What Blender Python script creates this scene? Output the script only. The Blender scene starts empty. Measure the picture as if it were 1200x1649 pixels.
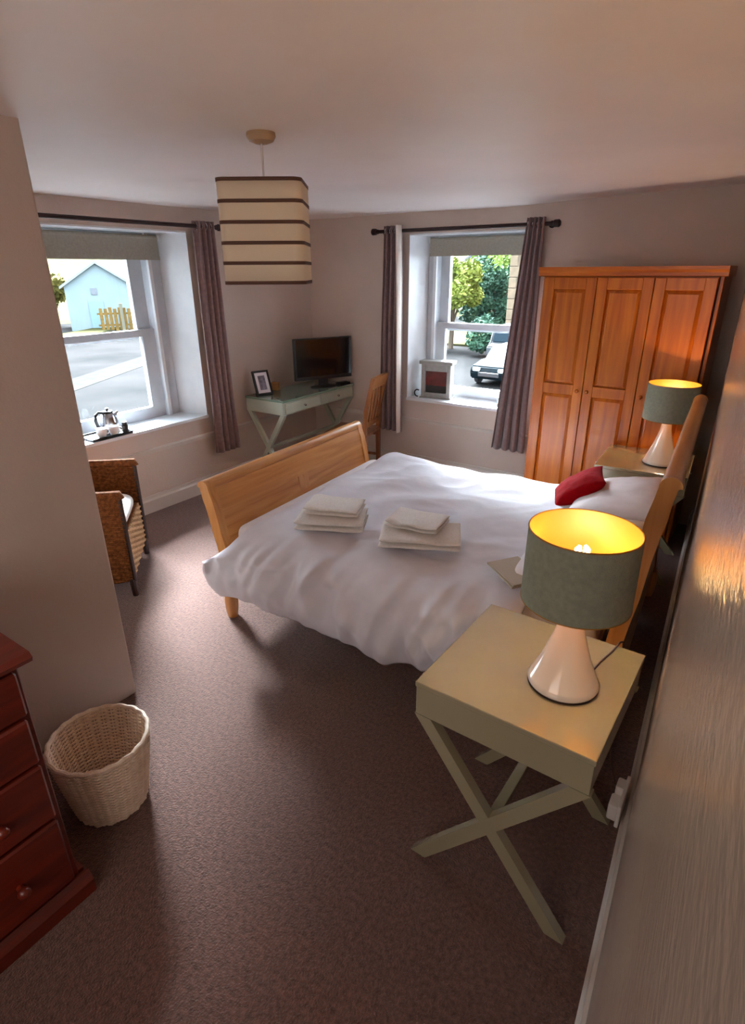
import bpy, bmesh, math, random
from mathutils import Vector, Matrix, noise, Euler

random.seed(7)
S = bpy.context.scene
COL = S.collection
PI = math.pi
R = math.radians

# ------------------------------------------------------------------ camera
YAW, PITCH, ROLL, FPX = R(34.43), R(22.78), R(-.35), 925.3
cam = bpy.data.cameras.new('camera')
cam.sensor_fit = 'HORIZONTAL'
cam.sensor_width = 36.0
cam.lens = FPX / 1200 * 36.0
cam.clip_start = .004
cam.clip_end = 500
cam_ob = bpy.data.objects.new('camera', cam)
COL.objects.link(cam_ob)
fw = Vector((-math.sin(YAW) * math.cos(PITCH), math.cos(YAW) * math.cos(PITCH), -math.sin(PITCH)))
rt = Vector((math.cos(YAW), math.sin(YAW), 0))
up = rt.cross(fw)
rt2 = rt * math.cos(ROLL) + up * math.sin(ROLL)
up2 = -rt * math.sin(ROLL) + up * math.cos(ROLL)
m3 = Matrix((rt2, up2, -fw)).transposed()
cam_ob.matrix_world = Matrix.Translation((0, 0, 1.75)) @ m3.to_4x4()
S.camera = cam_ob

# ------------------------------------------------------------------ exposure, sky
S.view_settings.view_transform = 'Standard'
S.view_settings.look = 'None'
S.view_settings.exposure = 0.7
S.view_settings.gamma = 1.0
S.view_settings.use_curve_mapping = False
S.cycles.max_bounces = 14
S.cycles.diffuse_bounces = 9
S.cycles.glossy_bounces = 5
S.cycles.transparent_max_bounces = 16
S.cycles.sample_clamp_indirect = 12.0
S.cycles.use_denoising = True
SKY_STRENGTH = 14.0
world = bpy.data.worlds.new('overcast_sky')
world.use_nodes = True
bg = world.node_tree.nodes['Background']
bg.inputs[0].default_value = (.76, .88, 1.0, 1)
bg.inputs[1].default_value = SKY_STRENGTH
S.world = world
BULB_NEAR, BULB_FAR = 8.5, 8.5
# low hazy sun beyond the windows, very soft through cloud
sun = bpy.data.lights.new('hazy_sun', 'SUN')
sun.energy = 215.0
sun.angle = R(50)
sun.color = (.84, .92, 1.0)
sun_ob = bpy.data.objects.new('hazy_sun', sun)
COL.objects.link(sun_ob)
sun_ob.rotation_euler = Vector((.68, -.68, -1.02)).to_track_quat('-Z', 'Y').to_euler()


# added fill light behind the camera, brightening what faces it; no real source
fill = bpy.data.lights.new('added_fill_light', 'AREA')
fill.shape = 'RECTANGLE'
fill.size, fill.size_y = 1.5, 1.0
fill.energy = 10.0
fill.color = (1.0, .93, .88)
fill_ob = bpy.data.objects.new('added_fill_light', fill)
COL.objects.link(fill_ob)
fill_ob.location = (-.85, -1.1, 1.5)
fill_ob.rotation_euler = Vector((-.1, 1, .03)).to_track_quat('-Z', 'Z').to_euler()


# ------------------------------------------------------------------ colour / material helpers
def lin(c):
    def f(v):
        v /= 255.0
        return v / 12.92 if v <= .04045 else ((v + .055) / 1.055) ** 2.4
    return (f(c[0]), f(c[1]), f(c[2]), 1)


MATS = {}


def mat(name, c, rough=.6, c2=None, scale=20, bump=0, bscale=None, metal=0, stretch=None, coat=0, spec=.5, detail=4,
        sheen=0, emit=None, estr=0, subsurf=0, trans=0):
    """procedural principled material: two colours mixed by noise in object space, plus fine relief"""
    if name in MATS:
        return MATS[name]
    m = bpy.data.materials.new(name)
    m.use_nodes = True
    nt = m.node_tree
    b = nt.nodes['Principled BSDF']
    N = nt.nodes.new
    L = nt.links.new
    b.inputs['Roughness'].default_value = rough
    b.inputs['Metallic'].default_value = metal
    b.inputs['Specular IOR Level'].default_value = spec
    b.inputs['Coat Weight'].default_value = coat
    b.inputs['Coat Roughness'].default_value = .07
    b.inputs['Sheen Weight'].default_value = sheen
    tc = N('ShaderNodeTexCoord')
    mp = N('ShaderNodeMapping')
    L(tc.outputs['Object'], mp.inputs[0])
    if stretch:
        mp.inputs['Scale'].default_value = stretch
    if c2:
        n = N('ShaderNodeTexNoise')
        n.inputs['Scale'].default_value = scale
        n.inputs['Detail'].default_value = detail
        L(mp.outputs[0], n.inputs['Vector'])
        rp = N('ShaderNodeValToRGB')
        rp.color_ramp.elements[0].position = .32
        rp.color_ramp.elements[1].position = .68
        rp.color_ramp.elements[0].color = lin(c)
        rp.color_ramp.elements[1].color = lin(c2)
        L(n.outputs['Fac'], rp.inputs[0])
        L(rp.outputs[0], b.inputs['Base Color'])
    else:
        b.inputs['Base Color'].default_value = lin(c)
    if bump:
        n2 = N('ShaderNodeTexNoise')
        n2.inputs['Scale'].default_value = bscale or scale
        n2.inputs['Detail'].default_value = 3
        L(mp.outputs[0], n2.inputs['Vector'])
        bp = N('ShaderNodeBump')
        bp.inputs['Strength'].default_value = bump
        bp.inputs['Distance'].default_value = .01
        L(n2.outputs['Fac'], bp.inputs['Height'])
        L(bp.outputs[0], b.inputs['Normal'])
    if emit:
        b.inputs['Emission Color'].default_value = lin(emit)
        b.inputs['Emission Strength'].default_value = estr
    MATS[name] = m
    return m


def wood(name, dark, mid, light, axis='z', rough=.35, scale=6, coat=.2):
    """pine / oak grain: noise stretched along one axis"""
    if name in MATS:
        return MATS[name]
    m = bpy.data.materials.new(name)
    m.use_nodes = True
    nt = m.node_tree
    N = nt.nodes.new
    L = nt.links.new
    b = nt.nodes['Principled BSDF']
    b.inputs['Roughness'].default_value = rough
    b.inputs['Coat Weight'].default_value = coat
    b.inputs['Coat Roughness'].default_value = .25
    tc = N('ShaderNodeTexCoord')
    mp = N('ShaderNodeMapping')
    k = [5.0, 5.0, 5.0]
    k['xyz'.index(axis)] = .35
    mp.inputs['Scale'].default_value = k
    L(tc.outputs['Object'], mp.inputs[0])
    n = N('ShaderNodeTexNoise')
    n.inputs['Scale'].default_value = scale
    n.inputs['Detail'].default_value = 6
    n.inputs['Distortion'].default_value = .6
    L(mp.outputs[0], n.inputs['Vector'])
    rp = N('ShaderNodeValToRGB')
    e = rp.color_ramp.elements
    e[0].position, e[0].color = .3, lin(dark)
    e[1].position, e[1].color = .7, lin(light)
    q = e.new(.5)
    q.color = lin(mid)
    L(n.outputs['Fac'], rp.inputs[0])
    L(rp.outputs[0], b.inputs['Base Color'])
    bp = N('ShaderNodeBump')
    bp.inputs['Strength'].default_value = .08
    bp.inputs['Distance'].default_value = .005
    L(n.outputs['Fac'], bp.inputs['Height'])
    L(bp.outputs[0], b.inputs['Normal'])
    MATS[name] = m
    return m


def glass_mat():
    m = bpy.data.materials.new('window_glass')
    m.use_nodes = True
    nt = m.node_tree
    nt.nodes.clear()
    N = nt.nodes.new
    o = N('ShaderNodeOutputMaterial')
    t = N('ShaderNodeBsdfTransparent')
    t.inputs[0].default_value = (.96, .98, .98, 1)
    g = N('ShaderNodeBsdfGlossy')
    g.inputs['Roughness'].default_value = .01
    fr = N('ShaderNodeFresnel')
    fr.inputs[0].default_value = 1.25
    mx = N('ShaderNodeMixShader')
    nt.links.new(fr.outputs[0], mx.inputs[0])
    nt.links.new(t.outputs[0], mx.inputs[1])
    nt.links.new(g.outputs[0], mx.inputs[2])
    nt.links.new(mx.outputs[0], o.inputs[0])
    return m


def fabric_translucent(name, c, fac=.35, rough=.9):
    m = bpy.data.materials.new(name)
    m.use_nodes = True
    nt = m.node_tree
    N = nt.nodes.new
    b = nt.nodes['Principled BSDF']
    b.inputs['Base Color'].default_value = lin(c)
    b.inputs['Roughness'].default_value = rough
    t = N('ShaderNodeBsdfTranslucent')
    t.inputs[0].default_value = lin(c)
    mx = N('ShaderNodeMixShader')
    mx.inputs[0].default_value = fac
    nt.links.new(b.outputs[0], mx.inputs[1])
    nt.links.new(t.outputs[0], mx.inputs[2])
    nt.links.new(mx.outputs[0], nt.nodes['Material Output'].inputs[0])
    return m


# ------------------------------------------------------------------ mesh builder
class MB:
    def __init__(self):
        self.bm = bmesh.new()

    def box(self, c, s, rot=None, bevel=0, seg=2):
        t = bmesh.new()
        bmesh.ops.create_cube(t, size=1)
        bmesh.ops.scale(t, vec=s, verts=t.verts)
        if bevel:
            bmesh.ops.bevel(t, geom=t.edges[:], offset=bevel, segments=seg, affect='EDGES', profile=.5)
        if rot is not None:
            bmesh.ops.transform(t, matrix=rot.to_4x4(), verts=t.verts)
        bmesh.ops.translate(t, vec=c, verts=t.verts)
        self.merge(t)
        return self

    def merge(self, t):
        me = bpy.data.meshes.new('tmp')
        t.to_mesh(me)
        t.free()
        self.bm.from_mesh(me)
        bpy.data.meshes.remove(me)

    def bar(self, a, b, w, d, upv=(0, 0, 1), bevel=.002):
        """rectangular bar from a to b; w across (perp to upv), d along upv side"""
        a, b = Vector(a), Vector(b)
        z = (b - a)
        ln = z.length
        z.normalize()
        x = Vector(upv).cross(z)
        if x.length < 1e-4:
            x = Vector((1, 0, 0)).cross(z)
        x.normalize()
        y = z.cross(x)
        self.box((a + b) / 2, (w, d, ln), Matrix((x, y, z)).transposed(), bevel, 1)
        return self

    def lathe(self, prof, c=(0, 0, 0), n=40, closed=False):
        bm = self.bm
        rings = []
        for r, z in prof:
            if r < 1e-6:
                rings.append([bm.verts.new((c[0], c[1], c[2] + z))])
            else:
                rings.append([bm.verts.new((c[0] + r * math.cos(2 * PI * i / n), c[1] + r * math.sin(2 * PI * i / n), c[2] + z)) for i in range(n)])
        pairs = list(zip(rings[:-1], rings[1:]))
        if closed:
            pairs.append((rings[-1], rings[0]))
        for A, B in pairs:
            for i in range(n):
                j = (i + 1) % n
                if len(A) == 1 and len(B) == 1:
                    continue
                if len(A) == 1:
                    bm.faces.new((A[0], B[i], B[j]))
                elif len(B) == 1:
                    bm.faces.new((A[i], B[0], A[j]))
                else:
                    bm.faces.new((A[i], B[i], B[j], A[j]))
        return self

    def tube(self, pts, r, n=8, closed=False):
        bm = self.bm
        pts = [Vector(p) for p in pts]
        rad = r if isinstance(r, (list, tuple)) else [r] * len(pts)
        rings = []
        prev = None
        for i, p in enumerate(pts):
            if closed:
                t = pts[(i + 1) % len(pts)] - pts[i - 1]
            else:
                t = pts[min(i + 1, len(pts) - 1)] - pts[max(i - 1, 0)]
            t.normalize()
            if prev is None:
                x = t.orthogonal().normalized()
            else:
                x = (prev - t * prev.dot(t))
                x = x.normalized() if x.length > 1e-5 else t.orthogonal().normalized()
            prev = x
            y = t.cross(x)
            rings.append([bm.verts.new(p + (x * math.cos(2 * PI * k / n) + y * math.sin(2 * PI * k / n)) * rad[i]) for k in range(n)])
        pr = list(zip(rings[:-1], rings[1:]))
        if closed:
            pr.append((rings[-1], rings[0]))
        for A, B in pr:
            for k in range(n):
                j = (k + 1) % n
                bm.faces.new((A[k], A[j], B[j], B[k]))
        if not closed:
            bm.faces.new(list(reversed(rings[0])))
            bm.faces.new(rings[-1])
        return self

    def prism(self, poly, f):
        """poly: list of 2D points; f(p2d, t) -> 3D for t in 0, 1"""
        bm = self.bm
        A = [bm.verts.new(f(p, 0)) for p in poly]
        B = [bm.verts.new(f(p, 1)) for p in poly]
        n = len(poly)
        for i in range(n):
            j = (i + 1) % n
            bm.faces.new((A[i], A[j], B[j], B[i]))
        bm.faces.new(list(reversed(A)))
        bm.faces.new(B)
        return self

    def grid(self, f, nu, nv, cu=False):
        bm = self.bm
        V = [[bm.verts.new(f(i / nu, j / nv)) for j in range(nv + 1)] for i in range(nu + (0 if cu else 1))]
        k = len(V)
        for i in range(nu):
            for j in range(nv):
                bm.faces.new((V[i][j], V[(i + 1) % k][j], V[(i + 1) % k][j + 1], V[i][j + 1]))
        return self

    def sphere(self, c, r, sx=1, sy=1, sz=1, sub=2):
        t = bmesh.new()
        bmesh.ops.create_icosphere(t, subdivisions=sub, radius=r)
        bmesh.ops.scale(t, vec=(sx, sy, sz), verts=t.verts)
        bmesh.ops.translate(t, vec=c, verts=t.verts)
        self.merge(t)
        return self

    def build(self, name, m, parent=None, smooth=False, loc=None, rot=None, angle=35):
        bmesh.ops.recalc_face_normals(self.bm, faces=self.bm.faces[:])
        me = bpy.data.meshes.new(name)
        self.bm.to_mesh(me)
        self.bm.free()
        if m:
            me.materials.append(m)
        if smooth:
            for p in me.polygons:
                p.use_smooth = True
            if angle < 180:
                try:
                    me.set_sharp_from_angle(angle=R(angle))
                except Exception:
                    pass
        o = bpy.data.objects.new(name, me)
        COL.objects.link(o)
        if parent is not None:
            o.parent = parent
        if loc is not None:
            o.location = loc
        if rot is not None:
            o.rotation_euler = rot
        return o


def tag(o, label=None, cat=None, group=None, kind=None):
    if label:
        o['label'] = label
    if cat:
        o['category'] = cat
    if group:
        o['group'] = group
    if kind:
        o['kind'] = kind
    return o


def thing(name, label, cat, loc=(0, 0, 0), rz=0, group=None):
    o = bpy.data.objects.new(name, None)
    o.empty_display_size = .05
    COL.objects.link(o)
    o.location = loc
    o.rotation_euler = (0, 0, rz)
    return tag(o, label, cat, group)


def struct(o):
    o['kind'] = 'structure'
    return o


def dup(root, loc, rz, label):
    r = root.copy()
    COL.objects.link(r)
    r.location = loc
    r.rotation_euler = (0, 0, rz)
    r['label'] = label
    for ch in list(root.children):
        c = ch.copy()
        COL.objects.link(c)
        c.parent = r
        for g in list(ch.children):
            d = g.copy()
            COL.objects.link(d)
            d.parent = c
    return r


# ------------------------------------------------------------------ materials
M_WALL = mat('taupe_wall_paint', (206, 188, 176), .55, (198, 181, 169), 2.5, .12, 60)
M_CEIL = mat('white_ceiling_paint', (242, 233, 230), .5, (232, 222, 218), 1.2, .3, 9, spec=.3)
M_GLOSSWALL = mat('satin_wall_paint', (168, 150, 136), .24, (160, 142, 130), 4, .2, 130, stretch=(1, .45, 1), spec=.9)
M_CARPET = mat('mauve_brown_carpet', (116, 78, 64), .95, (78, 46, 36), 70, .9, 160, sheen=.3)
M_TRIM = mat('pale_trim_paint', (205, 194, 184), .4, (198, 187, 177), 6)
M_WHITE = mat('white_window_paint', (226, 228, 230), .35, (216, 219, 222), 8, .05, 30)
M_SASH = mat('grey_white_sash_paint', (196, 199, 204), .35, (184, 188, 194), 8)
M_GLASS = glass_mat()
M_CURTAIN = mat('mauve_curtain_cloth', (128, 100, 96), .85, (112, 86, 84), 40, .2, 220, sheen=.3)
M_LINING = mat('cream_curtain_lining', (225, 214, 204), .9)
M_POLE = mat('dark_bronze_metal', (48, 26, 24), .4, metal=.4)
M_BLIND = mat('grey_beige_blind_cloth', (158, 152, 138), .9, (146, 140, 128), 60, .1, 200)
M_PINE = wood('orange_pine', (156, 74, 4), (178, 92, 7), (194, 108, 12), 'z', .36, 5, .12)
M_PINEX = wood('orange_pine_across', (156, 74, 4), (178, 92, 7), (194, 108, 12), 'x', .36, 5, .12)
M_BED = wood('honey_pine_bed', (176, 112, 52), (196, 134, 70), (210, 152, 88), 'y', .35, 5, .3)
M_BEDZ = wood('honey_pine_bed_upright', (176, 112, 52), (196, 134, 70), (208, 150, 86), 'z', .35, 5, .3)
M_CHEST = wood('reddish_dark_pine', (84, 20, 8), (104, 28, 10), (122, 36, 14), 'y', .35, 5, .3)
M_SAGE = mat('sage_cream_gloss_paint', (160, 152, 122), .13, (154, 146, 117), 5, .02, 40, coat=1, spec=.8)
M_DESKP = mat('pale_sage_desk_paint', (184, 190, 172), .3, (176, 182, 164), 5, coat=.2)
M_DESKTOP = mat('sage_green_desk_top', (126, 144, 126), .2, (116, 134, 118), 4, coat=.4)
M_LINEN = mat('white_duvet_cotton', (220, 217, 224), .85, (214, 211, 219), 14, .5, 7, sheen=.1)
M_PILLOW = mat('white_pillow_cotton', (228, 220, 222), .85, (220, 212, 214), 18, .1, 250)
M_TOWEL = mat('white_terry_towel', (240, 234, 228), .95, (230, 223, 216), 90, .6, 320, sheen=.3)
M_RED = mat('crimson_cushion_cloth', (158, 3, 16), .9, (140, 2, 12), 50, .2, 220, spec=.1)
M_CERAMIC = mat('cream_ceramic_glaze', (238, 222, 204), .12, coat=.5)
M_SHADE = mat('sage_grey_shade_cloth', (140, 142, 122), .85, (128, 130, 112), 70, .2, 300)
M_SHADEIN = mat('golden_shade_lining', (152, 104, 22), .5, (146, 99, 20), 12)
M_CHROME = mat('chrome', (200, 200, 200), .12, metal=1)
M_STEEL = mat('brushed_steel', (190, 190, 195), .2, metal=1)
M_BLACK = mat('black_plastic', (22, 20, 22), .35)
M_SCREEN = mat('dark_tv_screen', (14, 9, 12), .12, spec=.6)
M_DARKLEG = mat('dark_stained_leg', (44, 22, 14), .4)
M_WICKER = mat('brown_wicker_cane', (132, 80, 44), .85, (84, 48, 24), 55, .3, 120, spec=.1)
M_WICKERL = mat('pale_wicker_cane', (244, 226, 204), .55, (226, 202, 176), 45, .3, 120)
M_CUSHW = mat('white_seat_cotton', (222, 218, 214), .9, (208, 204, 200), 30)
M_CHAIR = wood('chestnut_wood_chair', (106, 54, 18), (128, 70, 24), (150, 88, 34), 'z', .35, 6, .3)
M_PAPER = mat('cream_pendant_paper', (226, 206, 178), .8, (218, 198, 170), 30)
M_BAND = mat('brown_pendant_band', (92, 62, 48), .7)
M_PLASTICW = mat('white_plastic', (222, 214, 206), .35)
M_STOVE = mat('grey_painted_metal', (150, 146, 140), .5, (134, 130, 126), 20, .2, 40)
M_CUP = mat('white_china', (236, 236, 238), .15)

# ------------------------------------------------------------------ room geometry
XW, YW, ZC = -3.815, 4.535, 2.185       # left wall, far wall, ceiling
PX, PY = -2.06, 1.113                   # corner of the near partition
YB = -1.15                              # wall behind the camera


def xh(y):                              # head wall (slightly out of square)
    return .022 - .06 * y


f = MB()
f.box((-2.0, 1.7, -.05), (4.9, 6.6, .1))
struct(f.build('floor', M_CARPET))


# ceiling: old lumpy plaster
def ceil_pt(u, v):
    x, y = -4.25 + u * 4.7, YB - .3 + v * 6.1
    z = ZC + .006 * noise.noise(Vector((x * 1.3, y * 1.3, 0)))
    t = max(0, min(1, (x + 1.75) / 1.6)) * max(0, min(1, (y - 2.5) / 2))
    return Vector((x, y, z + .045 * t))


c = MB()
c.grid(ceil_pt, 60, 70)
o = c.build('ceiling', M_CEIL, smooth=True)
sol = o.modifiers.new('thick', 'SOLIDIFY')
sol.thickness = .08
sol.offset = 1
struct(o)
HT = ZC + .06

# window openings
L0, L1, LZ0, LZ1 = 1.72, 3.13, .63, 2.03
F0, F1, FZ0, FZ1 = -2.715, -1.6, .655, 2.03
TH = .42
w = MB()
w.box((XW - TH / 2, (PY - .1 + L0) / 2, HT / 2), (TH, L0 - PY + .1, HT))
w.box((XW - TH / 2, (L1 + YW + TH) / 2, HT / 2), (TH, YW + TH - L1, HT))
w.box((XW - TH / 2, (L0 + L1) / 2, LZ0 / 2), (TH, L1 - L0, LZ0))
w.box((XW - TH / 2, (L0 + L1) / 2, (LZ1 + HT) / 2), (TH, L1 - L0, HT - LZ1))
wall_left = struct(w.build('wall_left', M_WALL))
w = MB()
w.box(((XW + F0) / 2, YW + TH / 2, HT / 2), (F0 - XW, TH, HT))
w.box(((F1 + .3) / 2, YW + TH / 2, HT / 2), (.3 - F1, TH, HT))
w.box(((F0 + F1) / 2, YW + TH / 2, FZ0 / 2), (F1 - F0, TH, FZ0))
w.box(((F0 + F1) / 2, YW + TH / 2, (FZ1 + HT) / 2), (F1 - F0, TH, HT - FZ1))
wall_far = struct(w.build('wall_far', M_WALL))
w = MB()
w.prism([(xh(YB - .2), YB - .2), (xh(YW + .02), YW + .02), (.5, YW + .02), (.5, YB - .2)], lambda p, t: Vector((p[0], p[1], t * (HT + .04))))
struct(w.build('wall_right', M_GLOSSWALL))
w = MB()
w.box(((PX + XW - TH) / 2, (PY + YB - .2) / 2, HT / 2), (PX - XW + TH, PY - YB + .2, HT), bevel=.008)
struct(w.build('wall_partition', M_WALL))
w = MB()
w.box(((PX + .3) / 2, YB - .1, HT / 2), (.3 - PX, .2, HT))
struct(w.build('wall_back', M_WALL))


# skirting boards and dado rails
def moulding(name, a, b, nrm, z0, h, t, m):
    """strip from a to b (2D), standing out along nrm, with a chamfered top"""
    a, b, n = Vector(a), Vector(b), Vector(nrm).normalized()
    pr = [(-.004, z0), (t, z0), (t, z0 + h * .72), (t * .6, z0 + h * .84), (t * .45, z0 + h), (-.004, z0 + h)]
    k = MB()
    k.prism(pr, lambda p, s: Vector((*(a.lerp(b, s) + n * p[0]), p[1])))
    return struct(k.build(name, m))


moulding('baseboard_left', (XW, PY), (XW, YW), (1, 0), 0, .135, .02, M_TRIM)
moulding('baseboard_far', (XW, YW), (xh(YW), YW), (0, -1), 0, .145, .02, M_TRIM)
moulding('baseboard_right', (xh(YB), YB), (xh(YW), YW), (-1, -.06), 0, .12, .022, M_TRIM)
moulding('trim_1', (XW, PY), (XW, YW), (1, 0), .465, .035, .02, M_TRIM)
moulding('trim_2', (XW, YW), (F0 + 1.35, YW), (0, -1), .462, .032, .02, M_TRIM)


# ------------------------------------------------------------------ windows (sash windows in deep splayed reveals)
def make_window(name, T, w0, w1, z0, z1, depth, splay, zmid, jamb, stile):
    """T maps (along, out, z) -> world; room face at out=0, glass at out=depth"""
    root = bpy.data.objects.new(name, None)
    COL.objects.link(root)
    root['kind'] = 'structure'
    a0, a1 = w0 + splay, w1 - splay

    def pr(poly, zlo, zhi, nm, m):
        k = MB()
        k.prism(poly, lambda p, s: T(p[0], p[1], zlo + (zhi - zlo) * s))
        return k.build(nm, m, root)
    e = .004
    pr([(w0 + .0005, -e), (a0, depth), (w0 + .0005, depth)], z0, z1, 'window_reveal', M_WHITE)
    pr([(w1 - .0005, -e), (w1 - .0005, depth), (a1, depth)], z0, z1, 'window_reveal', M_WHITE)
    pr([(w0, -e), (w1, -e), (w1, depth), (w0, depth)], z1 - .012, z1 - .001, 'window_head', M_WHITE)
    k = MB()
    k.prism([(w0, -.02), (w1, -.02), (w1, depth), (w0, depth)], lambda p, s: T(p[0], p[1], z0 + .001 + (.022) * s))
    s_ = k.build('window_sill', M_WHITE, root)

    def bx(u0, u1, d0, d1, zz0, zz1, nm, m, par=root):
        k = MB()
        k.prism([(u0, d0), (u1, d0), (u1, d1), (u0, d1)], lambda p, s: T(p[0], p[1], zz0 + (zz1 - zz0) * s))
        return k.build(nm, m, par)
    zb, zt = z0 + .022, z1 - .012
    fr = bx(a0, a0 + jamb, depth - .02, depth + .11, zb, zt, 'window_frame', M_SASH)
    bx(a0 + jamb - .028, a0 + jamb, depth - .045, depth - .02, zb, zt, 'staff_bead', M_WHITE, fr)
    fr2 = bx(a1 - jamb, a1, depth - .02, depth + .11, zb, zt, 'window_frame', M_SASH)
    bx(a1 - jamb, a1 - jamb + .028, depth - .045, depth - .02, zb, zt, 'staff_bead', M_WHITE, fr2)
    bx(a0 + jamb, a1 - jamb, depth - .02, depth + .11, zt - .06, zt, 'window_frame', M_SASH)
    b0, b1 = a0 + jamb, a1 - jamb
    # upper sash (outer), lower sash (inner)
    for lo, hi, d, btm, nm in ((zmid - .035, zt - .06, depth + .05, .05, 'upper_sash'), (zb, zmid + .035, depth, .09, 'lower_sash')):
        k = MB()
        top = .05
        for u0, u1, q0, q1 in ((b0, b0 + stile, lo, hi), (b1 - stile, b1, lo, hi), (b0 + stile, b1 - stile, hi - top, hi), (b0 + stile, b1 - stile, lo, lo + btm)):
            k.prism([(u0, d), (u1, d), (u1, d + .045), (u0, d + .045)], lambda p, s: T(p[0], p[1], q0 + (q1 - q0) * s))
        sa = k.build(nm, M_SASH, root)
        bx(b0 + stile - .005, b1 - stile + .005, d + .02, d + .024, lo + btm - .005, hi - top + .005, 'glass_pane', M_GLASS, sa)
    return root


def TL(a, d, z):
    return Vector((XW - d, a, z))


def TF(a, d, z):
    return Vector((a, YW + d, z))


make_window('window_1', TL, L0, L1, LZ0, LZ1, .27, .075, 1.305, .12, .115)
make_window('window_2', TF, F0, F1, FZ0, FZ1, .27, .05, 1.285, .085, .085)


# roller blinds
def blind(T, a0, a1, d, z0, z1, label):
    n = 'roller_blind'
    mid = T((a0 + a1) / 2, d, z1)
    r = thing(n, label, 'blind', mid, 0, 'roller blinds')

    def bx(u0, u1, d0, d1, q0, q1, nm, m):
        k = MB()
        k.prism([(u0, d0), (u1, d0), (u1, d1), (u0, d1)], lambda p, s: T(p[0], p[1], q0 + (q1 - q0) * s) - mid)
        return k.build(nm, m, r)
    bx(a0, a1, d - .002, d + .002, z0, z1, 'blind_cloth', M_BLIND)
    bx(a0, a1, d - .008, d + .008, z0 - .012, z0 + .012, 'bottom_bar', M_BLIND)
    k = MB()
    k.tube([T(a0, d + .015, z1) - mid, T(a1, d + .015, z1) - mid], .02, 12)
    k.build('roller', M_BLIND, r, True)
    for u in (a0 - .006, a1 + .006):
        bx(u - .006, u + .006, d - .012, d + .045, z1 - .025, z1 + .018, 'bracket', M_WHITE)


blind(TL, L0 + .11, L1 - .11, .2, 1.845, 1.985, 'grey-beige roller blind, rolled up, above the window facing the pale blue house')
blind(TF, F0 + .085, F1 - .085, .2, 1.872, 1.985, 'grey-beige roller blind, rolled up, above the window facing the stone building')


# ------------------------------------------------------------------ curtain poles and curtains
def pole(T, a0, a1, z, label, brackets):
    base = T(a1, -.0, z)
    r = thing('curtain_pole', label, 'curtain pole', base, 0, 'curtain poles')
    k = MB()
    k.tube([T(a0, -.085, z) - base, T(a1, -.085, z) - base], .014, 14)
    k.build('rod', M_POLE, r, True)
    for a, s in ((a0, -1), (a1, 1)):
        k = MB()
        k.tube([T(a - s * .005, -.085, z) - base, T(a + s * .012, -.085, z) - base, T(a + s * .016, -.085, z) - base, T(a + s * .05, -.085, z) - base, T(a + s * .06, -.085, z) - base],
               [.018, .018, .024, .026, .016], 14)
        k.build('finial', M_POLE, r, True)
    for a in brackets:
        k = MB()
        k.tube([T(a, -.002, z) - base, T(a, -.085, z) - base], .008, 8)
        k.tube([T(a, 0.0, z) - base, T(a, -.008, z) - base], .025, 14)
        k.build('bracket', M_POLE, r, True)


PZL, PZF = 2.06, 2.05
pole(TL, 1.35, 3.36, PZL, 'long dark curtain pole over the window facing the pale blue house', (1.42, 3.335))
pole(TF, -2.98, -1.5, PZF, 'dark curtain pole over the far window beside the wardrobe', (-2.955, -1.525))


def curtain(T, a0t, a1t, a0b, a1b, ztop, zbot, folds, label, lin_side=0, zp=2.05, amp=.035, seed=0, linw=.12):
    base = T((a0b + a1b) / 2, -.085, zbot)
    r = thing('curtain', label, 'curtain', base, 0, 'mauve eyelet curtains')
    nu, nv = folds * 12, 26

    def pt(u, v):
        z = zbot + (ztop - zbot) * v
        a = (a0b + (a0t - a0b) * v) * (1 - u) + (a1b + (a1t - a1b) * v) * u
        ph = folds * 2 * PI * u
        am = amp * (1.0 - .25 * math.sin(PI * v)) * (.85 + .3 * noise.noise(Vector((u * 5, v * 1.5, seed))))
        d = -.085 + am * math.sin(ph + .5 * noise.noise(Vector((u * 3, v * 2, seed + 4))) * (1 - v))
        a += .012 * math.cos(ph * 1.0 + 1) * (.4 + .6 * (1 - v)) + .008 * noise.noise(Vector((v * 2.2, seed, u)))
        return T(a, d, z) - base
    split = None
    k = MB()
    k.grid(pt, nu, nv)
    o = k.build('curtain_cloth', M_CURTAIN, r, True, angle=180)
    sm = o.modifiers.new('thick', 'SOLIDIFY')
    sm.thickness = .004
    if lin_side:
        # turned-back cream lining along the window-side edge
        def pl(u, v):
            uu = (1.0 if lin_side > 0 else 0.0)
            p = pt(uu, v)
            q = T((linw * .1 - linw * u) * lin_side * (.55 + .45 * v if lin_side > 0 else .8), -.012 - .05 * math.sin(PI * u) - .012, 0) - T(0, 0, 0)
            return p + q
        k = MB()
        k.grid(pl, 8, nv)
        o = k.build('curtain_lining', M_LINING, r, True, angle=180)
        sm = o.modifiers.new('thick', 'SOLIDIFY')
        sm.thickness = .003
    for i in range(folds):
        u = (i + .5) / folds
        a = a0t + (a1t - a0t) * u
        k = MB()
        c0 = T(a, -.085, zp) - base
        ax = (T(1, 0, 0) - T(0, 0, 0)).normalized()
        pts = []
        for q in range(14):
            t = 2 * PI * q / 14
            pts.append(c0 + (T(0, .024 * math.cos(t), 0) - T(0, 0, 0)) + Vector((0, 0, .024 * math.sin(t))))
        k.tube(pts, .0045, 6, True)
        k.build('eyelet', M_STEEL, r, True)
    return r


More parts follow.
